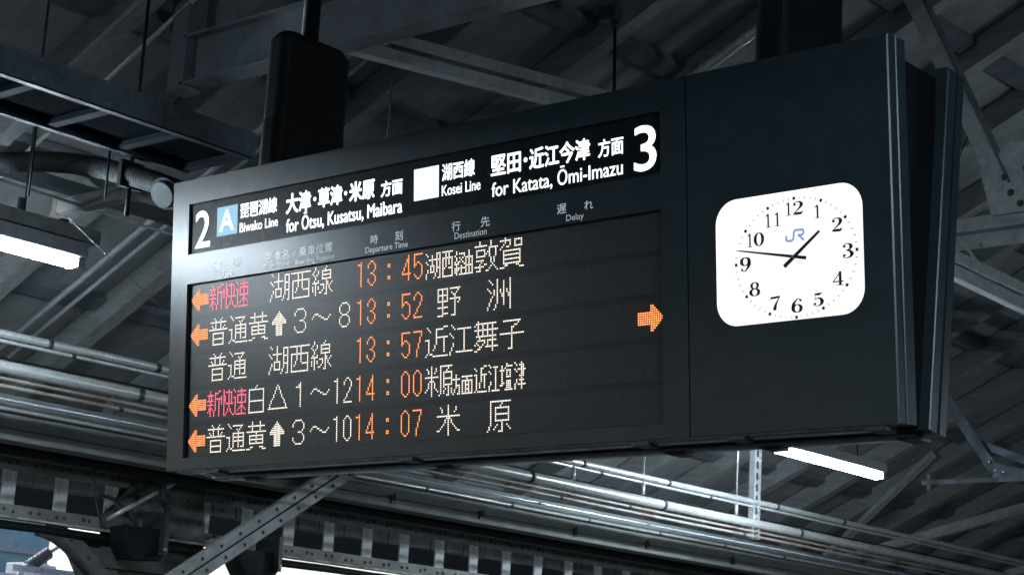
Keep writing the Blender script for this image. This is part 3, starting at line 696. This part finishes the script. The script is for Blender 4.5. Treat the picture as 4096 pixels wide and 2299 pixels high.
pipe('rust-spotted pipe two places under the thick grey pipe', -4.0, 0.175, 0.010, RUSTY, (1.8, 5.2, 7.2))
pipe('thin bright bluish wire tube between the rusty pipes and the beam', -4.0, 0.116, 0.0055, mat('bright_tube', (0.62, 0.70, 0.82), 0.22, 0.6, 0.5, rvar=0.02), (5.0, 6.1))
pipe('pale pipe clipped to the face of the box gutter, lowest of the bundle', -4.57, 0.172, 0.0105, PIPE, (4.6, 5.4, 6.2, 7.0, 7.8, 8.6))
# box gutter / eave beam the lowest pipe is clipped to
t = thing('gutter_beam', 'long pale box gutter beam with a narrow lower ledge, above the lattice girder', 'beam', (-4.6, 6, 0.0))
mb = MB(); mb.box(-4.74, -4.60, Y0, Y1, 0.085, 0.25); mb.build('gutter_face', GUTT, t)
mb = MB(); mb.box(-4.72, -4.58, Y0, Y1, 0.022, 0.080); mb.build('lower_ledge', GUTT, t, bevel=0.004)
mb = MB(); mb.box(-4.80, -4.77, Y0, Y1, -0.018, 0.12); mb.build('gap_shade_strip', CABLE, t)  # black strip added to darken the gap between ledge and girder
mb = MB()
for y in (4.3, 5.1, 6.05, 6.85, 7.9): mb.box(-4.582, -4.565, y, y + 0.035, 0.05, 0.10); mb.dome((-4.6, y + 0.06, 0.11), 0.012, (1, 0, 0))
mb.build('ledge_clips', DARKST, t)
# hangers
for y, zt, zb, lb in ((5.31, 1.28, 0.36, 'left one of two hanger rods carrying the bright pipe under the clock'), (6.03, 1.28, 0.36, 'right one of two hanger rods carrying the bright pipe under the clock'), (7.10, 1.28, 0.36, 'hanger rod close to the slotted channel under the clock')):
    mb = MB(); mb.tube([(-4.0, y, zb), (-4.0, y, zt)], 0.006, 8); mb.tube([(-4.0, y, zb - 0.06), (-4.0, y, zb + 0.01)], 0.013, 8)
    tag(mb.build('hanger_rod', GALV), 'thin steel ' + lb, 'rod')
t = thing('slotted_channel', 'bright vertical slotted steel channel hanging under the clock through the pipes', 'channel', (-4.0, 7.34, 0.19))
mb = MB(); mb.box(-4.03, -3.99, 7.30, 7.306, 0.16, 1.28); mb.box(-4.03, -3.99, 7.374, 7.38, 0.16, 1.28); mb.box(-4.035, -4.03, 7.30, 7.38, 0.16, 1.28); mb.build('channel_body', GALV, t)
mb = MB()
for k in range(11): mb.box(-3.998, -3.989, 7.335, 7.345, 0.25 + 0.08 * k, 0.30 + 0.08 * k)
mb.build('slots', DARKST, t)

# ================================================================== LATTICE GIRDER
t = thing('lattice_girder', 'riveted lattice girder of two flat chords and upright battens along the platform edge', 'girder', (-5.0, 6, -0.3))
mb = MB(); mb.box(-5.012, -5.0, Y0, Y1, -0.062, 0.012); mb.box(-5.0, -4.93, Y0, Y1, 0.0, 0.012); chord_t = mb
mb = MB(); mb.box(-5.012, -5.0, Y0, Y1, -0.302, -0.238); chord_b = mb
mb = MB(); mb.box(-5.0, -4.925, Y0, Y1, -0.318, -0.306); mb.build('bottom_flange', mat('flaking_flange', (0.42, 0.40, 0.37), 0.6, 0, 0.4, (0.10, 0.06, 0.04), 0.9, 16, (1, 0.5, 1), 0.4), t)
NB = 30
for k in range(NB):
    y = -0.20 + 0.3315 * k + 0.132
    mb = MB(); mb.box(-5.026, -5.014, y - 0.04, y + 0.04, -0.29, -0.01); mb.build('batten', mat('pale_batten_paint', (0.50, 0.53, 0.53), 0.55, 0, 0.4, (0.14, 0.12, 0.1), 0.55, 12, bump=0.3), t)
for k in range(NB * 2):
    y = -0.068 + 0.3315 * k / 2
    for zz, q in ((-0.022, chord_t), (-0.268, chord_b)):
        for dy in (-0.025, 0.025): q.dome((-4.998, y + dy + random.uniform(-.006, .006), zz + random.uniform(-.006, .006)), 0.011, (1, 0, 0), 1)
chord_t.build('top_chord', [GIRD, RIVET], t); chord_b.build('bottom_chord', [GIRD, RIVET], t)
for i, (z, r) in enumerate(((-0.338, 0.014), (-0.352, 0.018))):
    pts = [(-4.97 + 0.02 * i, Y0 + 0.4 * k, z - 0.006 * math.sin(k * 1.9 + i) ** 2) for k in range(60)]
    tube_thing('cable_run', pts, r, CABLE, ('upper' if i == 0 else 'lower') + ' black cable of the pair hung under the lattice girder', 'cable')

# column and braces
t = thing('riveted_column', 'old riveted steel column with gusset plates under the left end of the board', 'column', (-5.0, 2.85, -2.9))
mb = MB(); mb.box(-5.10, -5.03, 2.60, 3.12, -2.9, 0.5)
mb.box(-5.028, -5.0, 2.585, 2.665, -2.9, -0.33); mb.box(-5.028, -5.0, 3.05, 3.13, -2.9, -0.1); mb.build('column_shaft', COLM, t)
mb = MB(); mb.prism([(2.5, -0.24), (2.55, -0.5), (3.15, -0.5), (3.25, -0.30), (3.2, -0.02), (2.75, 0.02)], 'x', -4.998, -4.985); mb.build('gusset_plate', COLM, t)
def brace(p, q, wd, gap):
    mb = MB(); p, q = Vector(p), Vector(q); d = (q - p).normalized(); n = Vector((0, -d.z, d.y))
    for s_ in (-1, 1):
        o = n * s_ * (gap / 2 + wd / 2)
        mb.bar(p + o, q + o, wd, 0.012, (1, 0, 0)); mb.bar(p + o * 1.55 + Vector((-.02, 0, 0)), q + o * 1.55 + Vector((-.02, 0, 0)), 0.01, 0.05, (1, 0, 0))
    mb.bar(p + Vector((-.02, 0, 0)), q + Vector((-.02, 0, 0)), gap + 0.03, 0.006, (1, 0, 0), 1)
    for k in range(12):
        c = p.lerp(q, (k + 0.5) / 12)
        for s_ in (-1, 1): mb.dome(c + n * s_ * (gap / 2 + wd / 2) + Vector((0.006, 0, 0)), 0.011, (1, 0, 0), 1)
    return mb
brace((-4.45, 2.36, -0.75), (-4.45, 3.86, 0.217), 0.055, 0.012).build('knee_brace', [STR, RIVET], t)
mb = MB(); pts = []
for k in range(13):
    a = k / 12; pts.append(Vector((-4.965, 2.14 + 0.52 * a ** 0.85, -0.335 - 0.36 * a ** 1.5)))
for a, b in zip(pts, pts[1:]):
    mb.bar(a, b, 0.085, 0.012, (1, 0, 0)); mb.bar(a + Vector((-.012, -.035, -.035)), b + Vector((-.012, -.035, -.035)), 0.02, 0.06, (1, 0, 0), 1)
for k in (1, 3, 6, 9): mb.dome(pts[k] + Vector((0.006, 0, 0)), 0.013, (1, 0, 0), 1)
mb.build('curved_bracket', [COLM, RIVET], t)
mb = MB(); mb.prism([(2.60, -0.33), (2.60, -0.9), (2.44, -0.62), (2.34, -0.47), (2.22, -0.36), (2.22, -0.33)], 'x', -5.02, -5.008); mb.build('web_plate', COLM, t)
mb = MB()
for y in (2.625, 3.09):
    for k in range(12): mb.dome((-4.998, y + random.uniform(-.01, .01), -0.36 - 0.07 * k), 0.012, (1, 0, 0))
for y, z in ((2.75, -.1), (2.8, -.1), (2.95, -.07), (3.1, -.07), (3.2, -.2), (3.3, -.25), (2.75, -.24), (2.8, -.24), (2.95, -.3), (3.0, -.3), (3.15, -.38), (3.35, -.1)):
    mb.dome((-4.984, y, z), 0.012, (1, 0, 0))
mb.build('rivets', RIVET, t)
for (y0, y1, z0, z1, lb) in ((2.52, 2.80, -0.45, -0.285, 'squarish black floodlight box bolted to the riveted column'), (3.33, 3.64, -0.455, -0.325, 'black floodlight box with slanted lower edge right of the column')):
    t2 = thing('floodlight', lb, 'floodlight', (-4.85, (y0 + y1) / 2, z0))
    mb = MB(); mb.prism([(y0, z1), (y1, z1 + 0.01), (y1 + 0.01, z0 + 0.05), (y1 - 0.03, z0), (y0 + 0.06, z0 - 0.01), (y0, z0 + 0.07)], 'x', -4.92, -4.78); mb.build('lamp_body', CABLE, t2, bevel=0.006)
    mb = MB(); mb.box(-4.94, -4.74, y1 - 0.05, y1 - 0.02, z0 + 0.03, z1 + 0.10); mb.build('mounting_arm', DARKST, t2)
    mb = MB(); mb.tube([(-4.77, y1 - 0.035, z0 + 0.06), (-4.73, y1 - 0.035, z0 + 0.06)], 0.012, 10); mb.build('bolt', ALU, t2)
# loose cables and struts around the column
def hang(pts, r, m, label, name='loose_cable', cat='cable'): return tube_thing(name, pts, r, m, label, cat, None, 8)
def arc(a, b, sag, n=10):
    a, b = Vector(a), Vector(b); return [a.lerp(b, k / n) + Vector((0, 0, -sag * 4 * (k / n) * (1 - k / n))) for k in range(n + 1)]
hang(arc((-4.9, 2.35, 0.02), (-4.9, 2.46, -0.3), 0.05), 0.006, FLEX, 'thin grey cable drooping in front of the girder left of the column')
hang(arc((-4.88, 2.4, -0.14), (-4.88, 2.72, -0.33), -0.06), 0.011, FLEX, 'grey cable arching over the left floodlight')
hang(arc((-4.88, 3.15, -0.38), (-4.88, 3.55, -0.20), -0.05), 0.014, FLEX, 'grey cable arching beside the right floodlight')
hang([(-4.86, 2.45, -0.26), (-4.86, 2.95, 0.03)], 0.013, PIPE, 'straight grey tube leaning across the girder toward the board', 'leaning_tube', 'tube')
hang([(-4.84, 2.77, 0.03), (-4.84, 2.80, -0.10), (-4.84, 2.86, -0.2)], 0.02, FLEX, 'short bent grey tube in front of the column top', 'bent_tube', 'tube')

# ================================================================== FLUORESCENT LAMPS (one row, X = -3)
def lamp(y0, label, X=-3.0, dz=0.0, spread=80):
    t = thing('fluorescent_lamp', label, 'lamp', (X, y0 + 0.64, 0.5 + dz), 'fluorescent lamps in the row along the platform')
    mb = MB(); mb.prism([(X - .05, 0.575), (X - .046, 0.635), (X + .046, 0.635), (X + .05, 0.575), (X + .04, 0.567), (X - .04, 0.567)], 'y', y0, y0 + 1.28); mb.build('housing', HOUSE, t, dz=ZB + dz, bevel=0.003)
    lp = [(X + 0.036 * math.sin(a), 0.562 - 0.036 * math.cos(a)) for a in [R(-spread + 2 * spread * k / 12) for k in range(13)]]
    mb = MB(); mb.prism(lp, 'y', y0 + 0.02, y0 + 1.235); mb.build('diffuser', TUBE, t, dz=ZB + dz)
    mb = MB(); mb.box(X - .042, X + .042, y0 + 1.238, y0 + 1.279, 0.528, 0.566); mb.build('end_cap', HOUSE, t, dz=ZB + dz, bevel=0.004)
    mb = MB(); mb.box(X - .042, X + .042, y0 + 0.001, y0 + 0.018, 0.528, 0.566); mb.build('end_cap', HOUSE, t, dz=ZB + dz, bevel=0.004)
    for q in (0.3, 0.98):
        mb = MB(); mb.tube([(X, y0 + q, 0.63), (X, y0 + q, RZ(X) - 0.05 - dz)], 0.005, 8); mb.build('suspension_rod', DARKST, t, dz=ZB + dz)
lamp(-0.53, 'lit fluorescent lamp at the left edge, its end cap pointing at the board')
lamp(6.03, 'lit fluorescent lamp below the clock')
lamp(-3.50, 'lit fluorescent lamp at the platform edge, its glare on the left end of the board', -4.6, 0.21, 75)
lamp(-2.1, 'lit fluorescent lamp of the right-hand row before the board, above the camera', 3.5, 0.1, 75)
lamp(5.8, 'lit fluorescent lamp of the right-hand row beyond the clock end of the board', 3.0)
# dirty cable trunking above the left lamp
t = thing('lamp_trunking', 'dusty grey trunking running just above the left lamp', 'trunking', (-3.02, -1, 0.64))
mb = MB(); mb.box(-3.07, -2.97, -4, 0.82, 0.645, 0.705); mb.build('trunking_body', TIMB, t, bevel=0.004)
mb = MB(); mb.box(-3.01, -2.99, 0.42, 0.44, 0.705, 0.76); mb.box(-3.0, -2.985, 0.62, 0.66, 0.64, 0.72); mb.build('clips', DARKST, t)

# ================================================================== CABLE TRAY AND CLUTTER AT THE LEFT
t = thing('cable_tray', 'ladder-like blue-grey cable tray seen from below at the upper left', 'cable tray', (-2.3, -1, 0.9))
for x in (-2.08, -2.50):
    mb = MB(); s_ = 1 if x < -2.2 else -1
    mb.box(x - 0.004, x + 0.004, -4, 0.85, 0.90, 1.0); mb.box(min(x, x + s_ * 0.03), max(x, x + s_ * 0.03), -4, 0.849, 0.894, 0.9, 1); mb.build('side_rail', [TRAY, mat('shaded_flange_steel', (0.022, 0.028, 0.035), 0.6, 0, 0.08)], t)  # bottom flange coloured darker than the web to stand in for underside shade
for k in range(14):
    y = 0.83 - 0.335 * k
    mb = MB(); mb.box(-2.496, -2.084, y - 0.022, y + 0.022, 0.902, 0.925); mb.build('rung', mat('shaded_rung_steel', (0.014, 0.018, 0.023), 0.8, 0, 0.02), t)  # rungs darkened in colour for the shade under the tray
mb = MB(); mb.box(-2.49, -2.09, -4, 0.84, 0.93, 0.985); mb.build('tray_cables', mat('dusty_black_cover', (0.005, 0.006, 0.007), 0.95, 0, 0.0), t)
mb = MB()
for k in range(10): mb.dome((-2.075, 0.80 - 0.335 * k, 0.915), 0.007, (1, 0, 0))
mb.build('bolts', ALU, t)
# corrugated flexible conduit
t = thing('flexible_conduit', 'thick corrugated grey conduit curving in behind the board from the left', 'conduit', (-2.6, 0.6, 0.8))
key = [(-3.9, 0.58, 1.06), (-3.44, 0.6, 1.02), (-2.95, 0.6, 0.945), (-2.525, 0.6, 0.83), (-2.25, 0.6, 0.735), (-1.95, 0.62, 0.60), (-1.7, 0.66, 0.45)]
pts, rads = [], []
for i in range(len(key) - 1):
    n = max(2, int((Vector(key[i + 1]) - Vector(key[i])).length / 0.004))
    p0, p1, p2, p3 = [Vector(key[min(max(j, 0), len(key) - 1)]) for j in (i - 1, i, i + 1, i + 2)]
    for k in range(n):
        q = k / n
        pts.append(0.5 * (2 * p1 + (p2 - p0) * q + (2 * p0 - 5 * p1 + 4 * p2 - p3) * q * q + (3 * p1 - p0 - 3 * p2 + p3) * q ** 3))
        rads.append(0.041 + 0.0035 * math.sin(len(pts) * 2 * math.pi / 4.0))
mb = MB(); mb.tube(pts, rads, 14); mb.build('corrugated_hose', FLEX, t)
mb = MB(); mb.box(-2.535, -2.515, 0.545, 0.655, 0.775, 0.885); mb.tube([(-2.525, 0.6, 0.88), (-2.525, 0.6, RZ(-2.5) - 0.1)], 0.007, 8); mb.tube([(-2.525, 0.6, 0.79), (-2.525, 0.6, 0.66)], 0.01, 8); mb.build('hose_clamp', CABLE, t)
# bracket arms
for (x0, x1, y, z, hw, lb) in ((-3.41, -2.90, 0.9, 0.885, 0.032, 'rusty square bracket arm with its open end toward the left, behind the corrugated conduit'), (-4.8, -4.2, 1.6, 1.265, 0.026, 'farther bracket arm with a clamp, up left of the rusty square arm')):
    t2 = thing('bracket_arm', lb, 'bracket', ((x0 + x1) / 2, y, z - hw))
    mb = MB(); mb.box(x0 + 0.03, x1, y - hw, y + hw, z - hw, z + hw); mb.build('arm_tube', TIMB, t2, bevel=0.005)
    mb = MB(); mb.box(x0, x0 + 0.028, y - hw * 1.15, y + hw * 1.15, z - hw * 1.5, z + hw * 1.15); mb.build('end_plate', mat('rusty_plate', (0.22, 0.18, 0.15), 0.7, 0.1, 0.4, (0.11, 0.06, 0.04), 0.8, 25), t2, bevel=0.006)
t2 = thing('round_loudspeaker', 'round grey loudspeaker half hidden behind the left end of the board', 'loudspeaker', (-2.17, 0.5, 0.62))
mb = MB(); mb.tube([(-2.185, 0.535, 0.70), (-2.177, 0.505, 0.682)], [0.042, 0.064], 24); mb.build('speaker_rim', DARKST, t2)
mb = MB(); mb.tube([(-2.1768, 0.504, 0.6815), (-2.174, 0.488, 0.672)], [0.054, 0.050], 24); mb.build('speaker_front', mat('speaker_grey', (0.09, 0.11, 0.115), 0.7), t2)
hang([(-3.2, -1.2, 0.93), (-3.2, 0.45, 0.871), (-3.2, 1.37, 0.849), (-3.2, 4.0, 0.80)], 0.006, GALV, 'thin bright tube crossing below the corrugated conduit toward the board', 'thin_tube', 'tube')
t2 = tag(MB().box(-3.78, -3.70, -0.5, 2.6, 1.07, 1.12).build('upper_trunking', DARKST), 'grey trunking seen edge-on behind the corrugated conduit', 'trunking')
hang([(-2.5, 0.31, 0.583), (-2.5, 0.711, 0.373), (-2.5, 1.05, 0.19)], 0.0016, ALU, 'very thin straight wire slanting down from the rusty bracket arm', 'thin_wire', 'wire')
for (x, y, zt, zb, lb) in ((-2.5, 0.12, 0.9, 0.62, 'thin rod hanging beside the lower rail of the cable tray'), (-2.5, 0.47, 0.9, 0.7, 'thin rod hanging near the end of the cable tray')):
    hang([(x, y, zb), (x, y, zt)], 0.0045, CABLE, lb, 'hanger_rod', 'rod')

# ================================================================== OVERHEAD STEEL
t = thing('tie_beam', 'dark steel tie beam crossing behind the top of the left hanging post', 'beam', (0, 1.0, 1.35))
mb = MB(); mb.box(-2.72, 4.4, 0.995, 1.005, 1.36, 1.56); mb.box(-2.72, 4.4, 0.95, 1.05, 1.56, 1.572); mb.box(-2.72, 4.4, 0.95, 1.05, 1.348, 1.36); mb.build('beam_web', PURL, t)
mb = MB(); mb.box(-2.80, -2.70, 0.95, 1.05, 1.33, RZ(-2.75) - 0.1); mb.build('end_post', PURL, t)
mb = MB(); mb.prism([(-2.95, 1.9), (-2.55, 1.95), (-2.5, 1.6), (-2.7, 1.5), (-2.95, 1.62)], 'y', 1.056, 1.066); mb.build('gusset', PURL, t)
def strut(a0, a1, b0, b1, wd, label):
    t = thing('double_strut', label, 'strut', ((a0[0] + a1[0]) / 2, (a0[1] + a1[1]) / 2, min(a0[2], a1[2])))
    for p, q, s_ in ((a0, a1, -1), (b0, b1, 1)):
        mb = MB(); mb.bar(p, q, wd, 0.008, (1, 0, 0)); p2 = Vector(p) + Vector((-.03, 0, s_ * wd / 2)); q2 = Vector(q) + Vector((-.03, 0, s_ * wd / 2)); mb.bar(p2, q2, 0.008, 0.06, (1, 0, 0)); mb.build('strut_angle', STR, t)
strut((-1.9, 1.11, 1.432), (-1.9, 4.4, 1.815), (-1.93, 1.2, 1.525), (-1.93, 4.4, 1.90), 0.046, 'double-angle steel strut crossing above the middle of the board')
strut((-1.8, 5.7, 1.56), (-1.8, 8.5, 1.50), (-1.83, 5.7, 1.66), (-1.83, 8.5, 1.63), 0.07, 'double-angle steel strut to the right of the clock casing')
t = thing('roof_truss', 'grey steel truss with a gusset plate and steep brace at the right edge', 'truss', (1.5, 4.2, 1.1))
mb = MB(); mb.box(-1.35, 4.4, 4.195, 4.205, 1.13, 1.20); mb.box(-1.35, 4.4, 4.13, 4.195, 1.20, 1.212); mb.box(-1.35, 4.4, 4.195, 4.205, 1.225, 1.285); mb.box(-1.35, 4.4, 4.206, 4.26, 1.17, 1.182); mb.build('bottom_chord', STR, t)
mb = MB(); mb.bar((-1.08, 4.17, 2.55), (-0.56, 4.17, 1.42), 0.085, 0.01, (0, 1, 0)); mb.bar((-1.025, 4.19, 2.55), (-0.505, 4.19, 1.42), 0.012, 0.07, (0, 1, 0), 1); mb.build('steep_brace', [STR, PURL], t)
mb = MB(); mb.prism([(-0.66, 1.50), (-0.60, 1.27), (-0.25, 1.27), (-0.3, 1.6), (-0.5, 1.62)], 'y', 4.16, 4.168); mb.build('gusset_plate', STR, t)
mb = MB()
for x, z in ((-0.53, 1.45), (-0.5, 1.37), (-0.42, 1.48), (-0.45, 1.31)): mb.dome((x, 4.159, z), 0.018, (0, -1, 0))
mb.build('rivets', RIVET, t)
mb = MB(); mb.bar((-0.72, 4.12, 1.14), (-0.62, 4.12, 0.99), 0.014, 0.014); mb.build('curved_strap', STR, t)
t = thing('raking_brace', 'raking steel brace joined to a level arm at the lower right of the clock casing', 'brace', (-0.7, 4.2, 0.0))
mb = MB(); mb.bar((-0.86, 4.2, 0.43), (-0.60, 4.2, 0.06), 0.05, 0.012, (0, 1, 0)); mb.bar((-0.60, 4.195, 0.06), (-0.3, 4.195, -0.01), 0.07, 0.012, (0, 1, 0)); mb.bar((-0.70, 4.22, 0.20), (-0.3, 4.22, 0.04), 0.035, 0.01, (0, 1, 0)); mb.build('brace_angles', TRAY, t)
mb = MB()
for x, z in ((-0.62, 0.10), (-0.59, 0.06), (-0.55, 0.05)): mb.dome((x, 4.188, z), 0.008, (0, -1, 0))
mb.build('bolts', ALU, t)
t = thing('level_arm', 'thin level steel arm with a bright bolt through its end at the right', 'arm', (-0.5, 4.1, 0.0))
mb = MB(); mb.box(-0.91, 0.4, 4.08, 4.10, -0.01, 0.012); mb.build('arm_bar', TRAY, t)
mb = MB(); mb.tube([(-0.88, 4.09, -0.035), (-0.88, 4.09, 0.04)], 0.008, 8); mb.build('bolt', GALV, t)
for (a, b, wd, lb) in (((-5.5, 10, 0.16), (-2.6, 10, 0.84), 0.085, 'nearer sloping tie member low at the lower right corner'), ((-5.0, 11.2, 0.02), (-2.2, 11.2, 0.80), 0.07, 'farther sloping tie member at the lower right corner'), ((-5.2, 10.05, 0.25), (-4.1, 10.05, 1.15), 0.07, 'steep strut rising between the sloping tie members at the lower right')):
    mb = MB(); mb.bar(a, b, 0.012, wd, (0, 0, 1)); n = Vector((0, -.03, -wd / 2)); mb.bar(Vector(a) + n, Vector(b) + n, 0.07, 0.01, (0, 0, 1)); tag(mb.build('tie_member', STR), lb, 'strut')
# sprinkler-like clamp and cable on the roof above the board
t = thing('roof_clamp', 'small dark pipe clamp with a drooping cable under the roof above the board', 'clamp', (-1.85, 2.8, 1.7))
mb = MB(); mb.box(-1.93, -1.83, 2.77, 2.83, RZ(-1.88) - 0.24, RZ(-1.88) - 0.17); mb.tube([(-1.86, 2.8, RZ(-1.88) - 0.2), (-1.84, 2.8, RZ(-1.88) - 0.28)], 0.022, 10); mb.build('clamp_body', DARKST, t, bevel=0.004)
mb = MB(); mb.tube([(-1.85, 2.8, RZ(-1.88) - 0.22), (-1.83, 2.8, 1.62), (-1.83, 2.8, 1.3)], 0.008, 8); mb.build('drop_cable', CABLE, t)
hang([(-2.0, 1.5, 2.0), (-2.0, 1.5, 0.9)], 0.005, DARKST, 'thin dark wire hanging down in front of the double-angle strut', 'thin_wire', 'wire')
hang([(-0.95, 4.6, 1.85), (-1.1, 4.4, 1.2)], 0.003, CABLE, 'thin slanting wire beside the right edge of the clock casing', 'thin_wire', 'wire')

# ================================================================== OUTSIDE: platform, tracks, train, building, opposite canopy
mb = MB(); mb.box(-5.9, 12, -60, 120, -3.4, -2.9); struct(mb.build('platform', FLOOR))
mb = MB(); mb.box(-400, 400, -400, 500, -4.2, -4.0); struct(mb.build('ground', BALL))
t = thing('train', 'white-roofed train standing at the next track, roof gear in view under the girder', 'train', (-8.6, 5, -3.9))
mb = MB(); mb.prism([(-7.2, -3.6), (-10.0, -3.6), (-10.0, -0.75), (-9.6, -0.48), (-8.6, -0.42), (-7.6, -0.48), (-7.2, -0.75)], 'y', -6, 14); mb.build('train_body', WHITE_M, t)
mb = MB(); mb.box(-8.35, -8.27, 3.9, 5.2, -0.40, -0.34); mb.box(-8.0, -7.94, 4.05, 4.6, -0.345, -0.30); mb.box(-9.3, -9.2, 3.5, 5.5, -0.41, -0.33); mb.build('roof_frame', WHITE_M, t)
mb = MB(); mb.box(-8.6, -8.3, 4.45, 4.62, -0.33, -0.24); mb.box(-8.9, -8.5, 4.9, 5.4, -0.40, -0.26); mb.box(-8.2, -8.05, 4.3, 4.5, -0.34, -0.27); mb.build('roof_boxes', WHITE_M, t, bevel=0.01)
mb = MB(); mb.box(-7.9, -7.8, 4.2, 5.0, -0.42, -0.36); mb.build('dark_tray', DARKST, t)
a, b = Vector((-8.0, 4.22, -0.30)), Vector((-8.0, 4.38, -0.19)); n = 42
mb = MB(); mb.tube([a.lerp(b, k / n) for k in range(n + 1)], [0.040 + 0.006 * math.sin(k * 2 * math.pi / 5) for k in range(n + 1)], 16); mb.build('insulator', INSU, t)
mb = MB(); mb.tube([a + (a - b) * 0.45, a], [0.02, 0.03], 12); mb.tube([b, b + (b - a) * 1.6], 0.014, 10); mb.tube([a + (a - b) * .5 + Vector((0, 0, -.04)), a + (a - b) * .3], 0.022, 10); mb.build('insulator_rod', WHITE_M, t)
t = thing('teal_building', 'blurred teal building with a pale band far beyond the train', 'building', (-45, 18, -4))
mb = MB(); mb.box(-52, -40, 8, 27.6, -4, 9); mb.build('facade', TEAL, t)
mb = MB(); mb.box(-39.99, -39.9, 8, 27.6, 2.62, 2.76); mb.build('pale_band', CONC, t)
t = thing('low_pale_building', 'low pale building behind the train roof gear', 'building', (-30, 26, -4))
mb = MB(); mb.box(-34, -28, 14, 22.5, -4, 1.15); mb.build('pale_wall', CONC, t)
mb = MB(); mb.prism([(-34.2, 1.16), (-27.8, 1.16), (-31, 1.35)], 'y', 13.8, 22.7); mb.build('roof', CONC, t)
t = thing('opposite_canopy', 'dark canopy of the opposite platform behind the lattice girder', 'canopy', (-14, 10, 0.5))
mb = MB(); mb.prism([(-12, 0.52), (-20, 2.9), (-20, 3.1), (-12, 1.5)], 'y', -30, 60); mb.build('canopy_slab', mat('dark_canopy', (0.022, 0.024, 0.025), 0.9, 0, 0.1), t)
